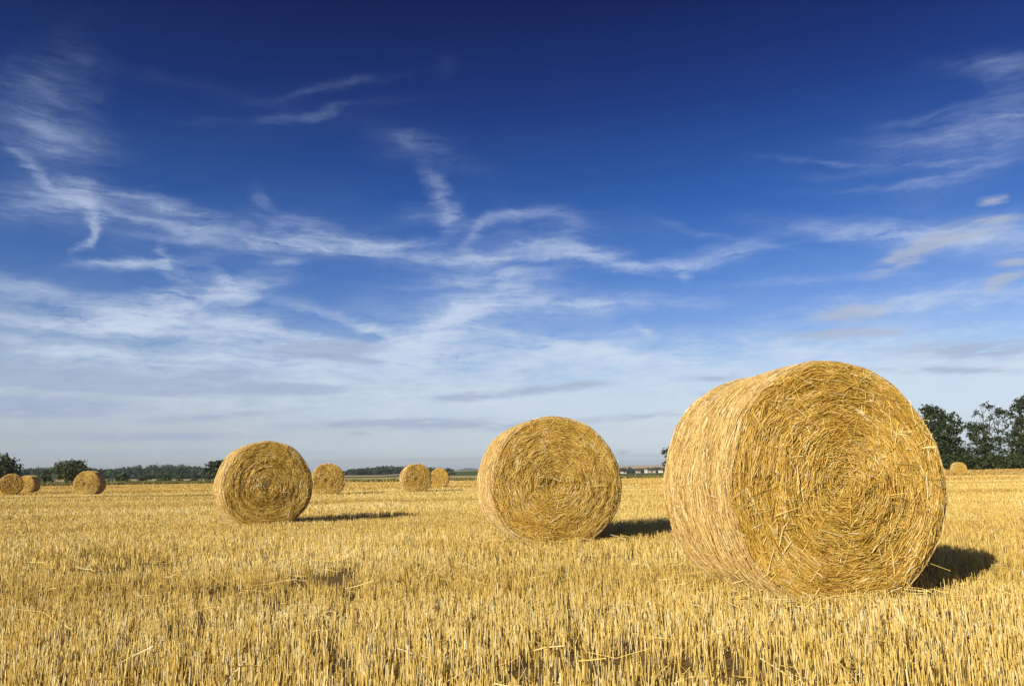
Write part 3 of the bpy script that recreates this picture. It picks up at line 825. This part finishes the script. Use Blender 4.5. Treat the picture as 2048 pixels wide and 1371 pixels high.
G_L = 'trees and bushes along the left field edge'
tree('broadleaf_tree', 'dark tree at the left edge of the picture behind the leftmost bales', G_L,
     [(2, 925, 22, 15), (14, 932, 18, 14), (26, 940, 12, 10), (-18, 930, 22, 22), (5, 948, 26, 14), (30, 952, 10, 8), (38, 934, 4, 3), (36, 945, 6, 5), (-30, 948, 30, 18)], (4, .25), 178, M_LEAF, .34, 1.8, 16, 66)
tree('willow_tree', 'wide olive green tree standing behind the bale with the shaded side', G_L,
     [(124, 932, 15, 9), (142, 930, 16, 8), (158, 930, 14, 9), (116, 940, 12, 9), (138, 942, 22, 12), (160, 942, 14, 12), (128, 953, 16, 9), (150, 954, 20, 10), (168, 946, 6, 6)], (139, .22), 182, M_WILLOW, .32, 1.8, 16, 77)
tree('dark_shrub', 'dark green shrub in front of the left side of the olive tree', G_L, [(88, 957, 9, 9), (98, 954, 11, 12), (104, 962, 9, 5), (90, 964, 10, 4)], (96, .06), 172, M_BUSH, .28, 1.3, 14, 88, False, 'shrub')
tree('broadleaf_tree', 'dark round tree just left of the bale with the long shadow', G_L,
     [(430, 934, 16, 11), (442, 930, 16, 8), (424, 946, 9, 9), (440, 946, 22, 12), (458, 940, 18, 14), (432, 957, 14, 6), (455, 956, 18, 8)], (446, .22), 176, M_LEAF, .34, 1.8, 16, 99)
for i, (x0, x1, yt, label) in enumerate([
    (213, 227, 957.5, 'low round bush right of the bale with the shaded side'), (229, 259, 946, 'tallest round field bush, leftmost of the three tall ones in the bush row'),
    (278, 298, 950.5, 'middle of the three tall bushes in the bush row'), (311, 326, 960.5, 'low bush touching the left foot of a tall bush'),
    (322, 344, 949, 'rightmost of the three tall bushes in the bush row'), (354, 366, 958.5, 'small bush between the tall bushes and a low wide one'),
    (382, 401, 958, 'low wide bush near the right end of the bush row'), (411, 421, 961, 'tiniest bush at the right end of the bush row')]):
    xm, hw = (x0 + x1) / 2, (x1 - x0) / 2; yb = 965.8 - (xm - 213) * .006; hh = (yb - yt)
    lob = [(xm, yb - hh * .42, hw * .82, hh * .42), (xm - hw * .35, yb - hh * .35, hw * .6, hh * .4), (xm + hw * .4, yb - hh * .3, hw * .55, hh * .36), (xm + hw * .1, yb - hh * .72, hw * .5, hh * .28)]
    tree('field_bush', label, 'bushes in a row on the left field margin', lob, (xm, .05), 174, M_BUSH, .26, 1.4, 12, 120 + i, False, 'bush')
tree('field_bush', 'dark bush alone on the green slope right of the two overlapping bales', None, [(900, 948.6, 5, 2.6), (904, 947.5, 5, 3.2), (907, 949, 3, 2)], (903, .08), 520, M_WOOD, .5, 1.2, 10, 140, False, 'bush')
tree('field_bush', 'dark bush in the pale patch before the central wood', None, [(763, 949, 6, 2.2), (769, 948, 7, 2.6), (774, 949, 5, 2)], (768, .08), 900, M_WOOD, .8, 1.2, 10, 141, False, 'bush')


def wood(name, label, top, base, Y, deep, leaf, n, mat, seed, kind='stuff'):
    """a far wood that reads as one mass: tree heads under the top outline"""
    r = np.random.default_rng(seed)
    xs = np.array([p[0] for p in top], float); ys = np.array([p[1] for p in top], float)
    bx = np.array([p[0] for p in base], float); by = np.array([p[1] for p in base], float)
    C = []
    pm = Y / F_PX
    heads = max(12, int((xs[-1] - xs[0]) / 3.2)) * 4
    for i in range(heads):
        x = r.uniform(xs[0], xs[-1]); yt = np.interp(x, xs, ys); yb = np.interp(x, bx, by)
        dd = r.uniform(0, 1); d = Y + dd * deep
        # nearer heads stand lower in the picture, farther ones reach the outline
        ht = yb - (yb - yt) * (0.55 + .45 * dd) + r.uniform(-.6, 1.2)
        w = r.uniform(3.2, 6.5); hgt = max(2.0, yb - ht)
        k = int(n)
        e = r.normal(0, 1, (k, 3)); e /= np.linalg.norm(e, axis=1, keepdims=True); e *= r.uniform(.3, 1, (k, 1)) ** .4
        c = at(x, ht + hgt * .42, d)
        C.append(c + e * np.array([w * pm, w * pm, hgt * .44 * pm * d / Y]))
    C = np.concatenate(C)
    V, F, t = leaf_cards(C, leaf, leaf * .9, 7, seed + 3)
    o = mesh_obj(name, V, F, mat, tint=t)
    tag(o, label, 'wood', kind=kind)


wood('forest', 'long dark forest on the left horizon behind the bush row', [(40, 944), (70, 939), (110, 938), (170, 938), (200, 940), (230, 937), (270, 932), (325, 929.5), (370, 931), (400, 934), (470, 935)], [(40, 948), (190, 950), (210, 961), (470, 959)], 640, 420, 1.5, 30, M_WOOD, 201)
wood('forest', 'wooded rise behind the middle bales', [(690, 945.5), (700, 941), (720, 940), (745, 937), (765, 934.5), (800, 935), (835, 938), (865, 940), (885, 941.5), (900, 942)], [(690, 950.5), (760, 949.5), (900, 944)], 950, 300, 1.9, 30, M_WOOD, 202)
wood('hedgerow', 'dark hedge line before the left forest', [(196, 952), (240, 949), (300, 948.5), (350, 950), (415, 952)], [(196, 961), (415, 959.5)], 560, 40, 1.2, 18, M_WOOD, 203)
wood('forest', 'village trees on the slope between the two biggest bales', [(1236, 938), (1252, 937.5), (1262, 937), (1270, 939), (1300, 938.5), (1312, 935.5), (1318, 936), (1330, 938), (1350, 938)], [(1236, 946.5), (1275, 946.8), (1300, 945), (1350, 944)], 1085, 220, 1.8, 14, M_WOOD, 204)


def build_weeds():
    n = 26000
    px = np.concatenate([rng.uniform(-260, 440, int(n * .62)), rng.uniform(620, 960, int(n * .26)), rng.uniform(1235, 1345, n - int(n * .62) - int(n * .26))])
    V = []; T = []
    for x in px:
        D, Z = strip_edges(x)
        d = rng.uniform(D[0] - 1, D[1]); z = ground_z(*(at(x, hor(x), d)[:2]))
        p = at(x, hor(x), d); h = rng.uniform(.1, .42) * (1.8 if rng.random() < .03 else 1); w = rng.uniform(.06, .2)
        a = rng.uniform(0, 3.14); dx, dy = math.cos(a) * w, math.sin(a) * w
        V += [(p[0] - dx, d - dy, z - .02), (p[0] + dx, d + dy, z - .02), (p[0] + dx * .4 + rng.normal(0, .05), d + dy * .4, z + h), (p[0] - dx * .4, d - dy * .4, z + h * .9)]
        T += [float(np.clip(rng.normal(.42 if x < 450 else .55, .25), 0, 1))] * 4
    o = mesh_obj('margin_weeds', V, np.arange(len(V)).reshape(-1, 4), M_WEED, tint=T)
    tag(o, 'rough weeds and grass along the far field margin', 'weeds', kind='stuff')


build_weeds()

# ------------------------------------------------------------------ village houses, power line
M_WALL = material('house_wall', [(0, (.62, .55, .46)), (1, (.82, .80, .76))], .9, .1)
M_PINKWALL = material('plaster_wall', [(0, (.44, .37, .30)), (1, (.54, .46, .38))], .9, .1)
M_ROOF = material('tile_roof', [(0, (.16, .075, .05)), (1, (.30, .15, .10))], .9, .1, noise=(.8, .4))
M_PANE = material('window_pane', [(0, (.03, .035, .04)), (1, (.06, .065, .07))], .2, .5)


def house(px, py, w, hgt, dep, mat, label, rot, storeys):
    Y = 1083; w *= .62; hgt *= .66; dep *= .7
    p = at(px, py, Y)
    gz = ground_z(p[0], Y)
    root = empty('house', (p[0], Y, gz), rot)
    z0 = -1.5
    a, b = w / 2, dep / 2
    up_ = min(max(0, p[2] - gz), 1.2)
    h = hgt + up_
    rh = hgt * .36
    V = [(-a, -b, z0), (a, -b, z0), (a, b, z0), (-a, b, z0), (-a, -b, h), (a, -b, h), (a, b, h), (-a, b, h), (-a, 0, h + rh), (a, 0, h + rh)]
    o = mesh_obj('wall', V, [np.array([(0, 1, 5, 4), (2, 3, 7, 6)]), np.array([(1, 2, 6, 9, 5), (3, 0, 4, 8, 7)])], mat, root, tint=np.full(10, .7))
    e = .5
    V = []
    F = []
    for s in (-1, 1):
        k = len(V)
        for t_ in (0.06, .36):
            V += [(-a - e, s * (b + e), h - rh * e / b + t_), (a + e, s * (b + e), h - rh * e / b + t_), (a + e, 0, h + rh + t_), (-a - e, 0, h + rh + t_)]
        F += [(k + 4, k + 5, k + 6, k + 7), (k, k + 3, k + 2, k + 1), (k, k + 1, k + 5, k + 4), (k + 1, k + 2, k + 6, k + 5), (k + 3, k, k + 4, k + 7)]
    r = mesh_obj('roof', V, np.array(F), M_ROOF, root, tint=np.full(len(V), .5))
    ch = MB(); cV = [(x_, y_, z_) for z_ in (h + rh * .4, h + rh + 1.0) for x_, y_ in ((.2 * a, .2), (.2 * a + .7, .2), (.2 * a + .7, .9), (.2 * a, .9))]
    ch.add(cV, np.array([(0, 1, 5, 4), (1, 2, 6, 5), (2, 3, 7, 6), (3, 0, 4, 7), (4, 5, 6, 7)]), .3); ch.build('chimney', M_ROOF, r)
    nw = max(2, int(w / 3))
    for s in range(storeys):
        for i in range(nw):
            x = -a + (i + .5) * w / nw; zz = up_ + 1.0 + s * 2.7
            if zz + 1.2 > h:
                continue
            V = [(x - .5, -b - .03, zz), (x + .5, -b - .03, zz), (x + .5, -b - .03, zz + 1.2), (x - .5, -b - .03, zz + 1.2), (x - .5, -b + .02, zz), (x + .5, -b + .02, zz), (x + .5, -b + .02, zz + 1.2), (x - .5, -b + .02, zz + 1.2)]
            mesh_obj('window', V, np.array([(0, 1, 2, 3), (0, 4, 5, 1), (1, 5, 6, 2), (2, 6, 7, 3), (3, 7, 4, 0)]), M_PANE, root, tint=np.full(8, .5))
    tag(root, label, 'house', 'village houses on the far slope')


for a in [
    (1244, 946.3, 5.5, 3.0, 6, M_WALL, 'white house at the left end of the far village', .1, 1),
    (1250.5, 947, 5, 2.4, 6, M_WALL, 'smaller white house right beside the leftmost one of the village', -.2, 1),
    (1276, 944.6, 8, 3.0, 8, M_PINKWALL, 'pinkish house half hidden among the village trees', .3, 1),
    (1292, 942.8, 6, 5.0, 7, M_WALL, 'tall white house with red roof in the middle of the far village', .0, 2),
    (1299, 943.2, 6, 2.8, 7, M_PINKWALL, 'low house with broad red roof beside the tall white village house', .2, 1),
    (1308, 943.8, 6.5, 2.8, 7, M_PINKWALL, 'low pale house at the foot of the village slope', -.1, 1),
    (1321, 939.6, 9, 3.4, 7, M_WALL, 'long white house highest up at the right end of the village', .0, 1),
    (1322, 943.4, 6, 2.6, 7, M_WALL, 'low white house below the long one at the right end of the village', .1, 1),
]:
    house(*a)

M_WIRE = material('wire_metal', [(0, (.10, .10, .10)), (1, (.16, .16, .16))], .5, .4)
pl = empty('power_line', (at(-240, hor(-240), 300)[0], 300, ground_z(at(-240, hor(-240), 300)[0], 300)))
o0 = np.array(pl.location)
ends = [(-240, 944), (1560, 905)]
for x, y in ends:
    top = at(x, y, 300); gz = ground_z(top[0], 300)
    base = np.array([top[0], 300, gz - .5])
    mbp = MB(); V, fs = tubes(np.array([[base - o0, top + np.array([0, 0, .6]) - o0]]), np.array([[.16, .11]]), 8, True); mbp.add(V, fs, .4)
    V, fs = tubes(np.array([[top + np.array([0, -.8, .25]) - o0, top + np.array([0, .8, .25]) - o0]]), .06, 6, True); mbp.add(V, fs, .5)
    mbp.build('pole', M_BARK, pl)
for dy in (-.7, .7):
    A, B = at(*ends[0], 300), at(*ends[1], 300)
    s = np.linspace(0, 1, 60)[:, None]
    P = A * (1 - s) + B * s; P[:, 1] += dy; P[:, 2] += .2 + dy * .5
    V, fs = tubes((P - o0)[None], .02, 4)
    mesh_obj('wire', V, fs, M_WIRE, pl, tint=np.full(len(V), .5))
tag(pl, 'thin power line wires strung across the far fields', 'power line')


# ------------------------------------------------------------------ haze
def build_haze():
    x0, x1, y0, y1, z0, z1 = -9500, 9500, -9500, 9800, -95, 60
    V = [(x, y, z) for z in (z0, z1) for x, y in ((x0, y0), (x1, y0), (x1, y1), (x0, y1))]
    F = np.array([(0, 3, 2, 1), (4, 5, 6, 7), (0, 1, 5, 4), (1, 2, 6, 5), (2, 3, 7, 6), (3, 0, 4, 7)])
    mt = bpy.data.materials.new('haze_air'); mt.use_nodes = True
    nt = mt.node_tree; nt.nodes.remove(nt.nodes['Principled BSDF'])
    v = nt.nodes.new('ShaderNodeVolumePrincipled'); v.inputs['Color'].default_value = (.80, .88, 1.0, 1); v.inputs['Density'].default_value = HAZE
    v.inputs['Anisotropy'].default_value = 0.2
    nt.links.new(v.outputs[0], nt.nodes['Material Output'].inputs['Volume'])
    o = mesh_obj('haze', V, F, mt)
    tag(o, 'thin summer haze over the far land', 'haze', kind='stuff')


HAZE = 0.00013
build_haze()
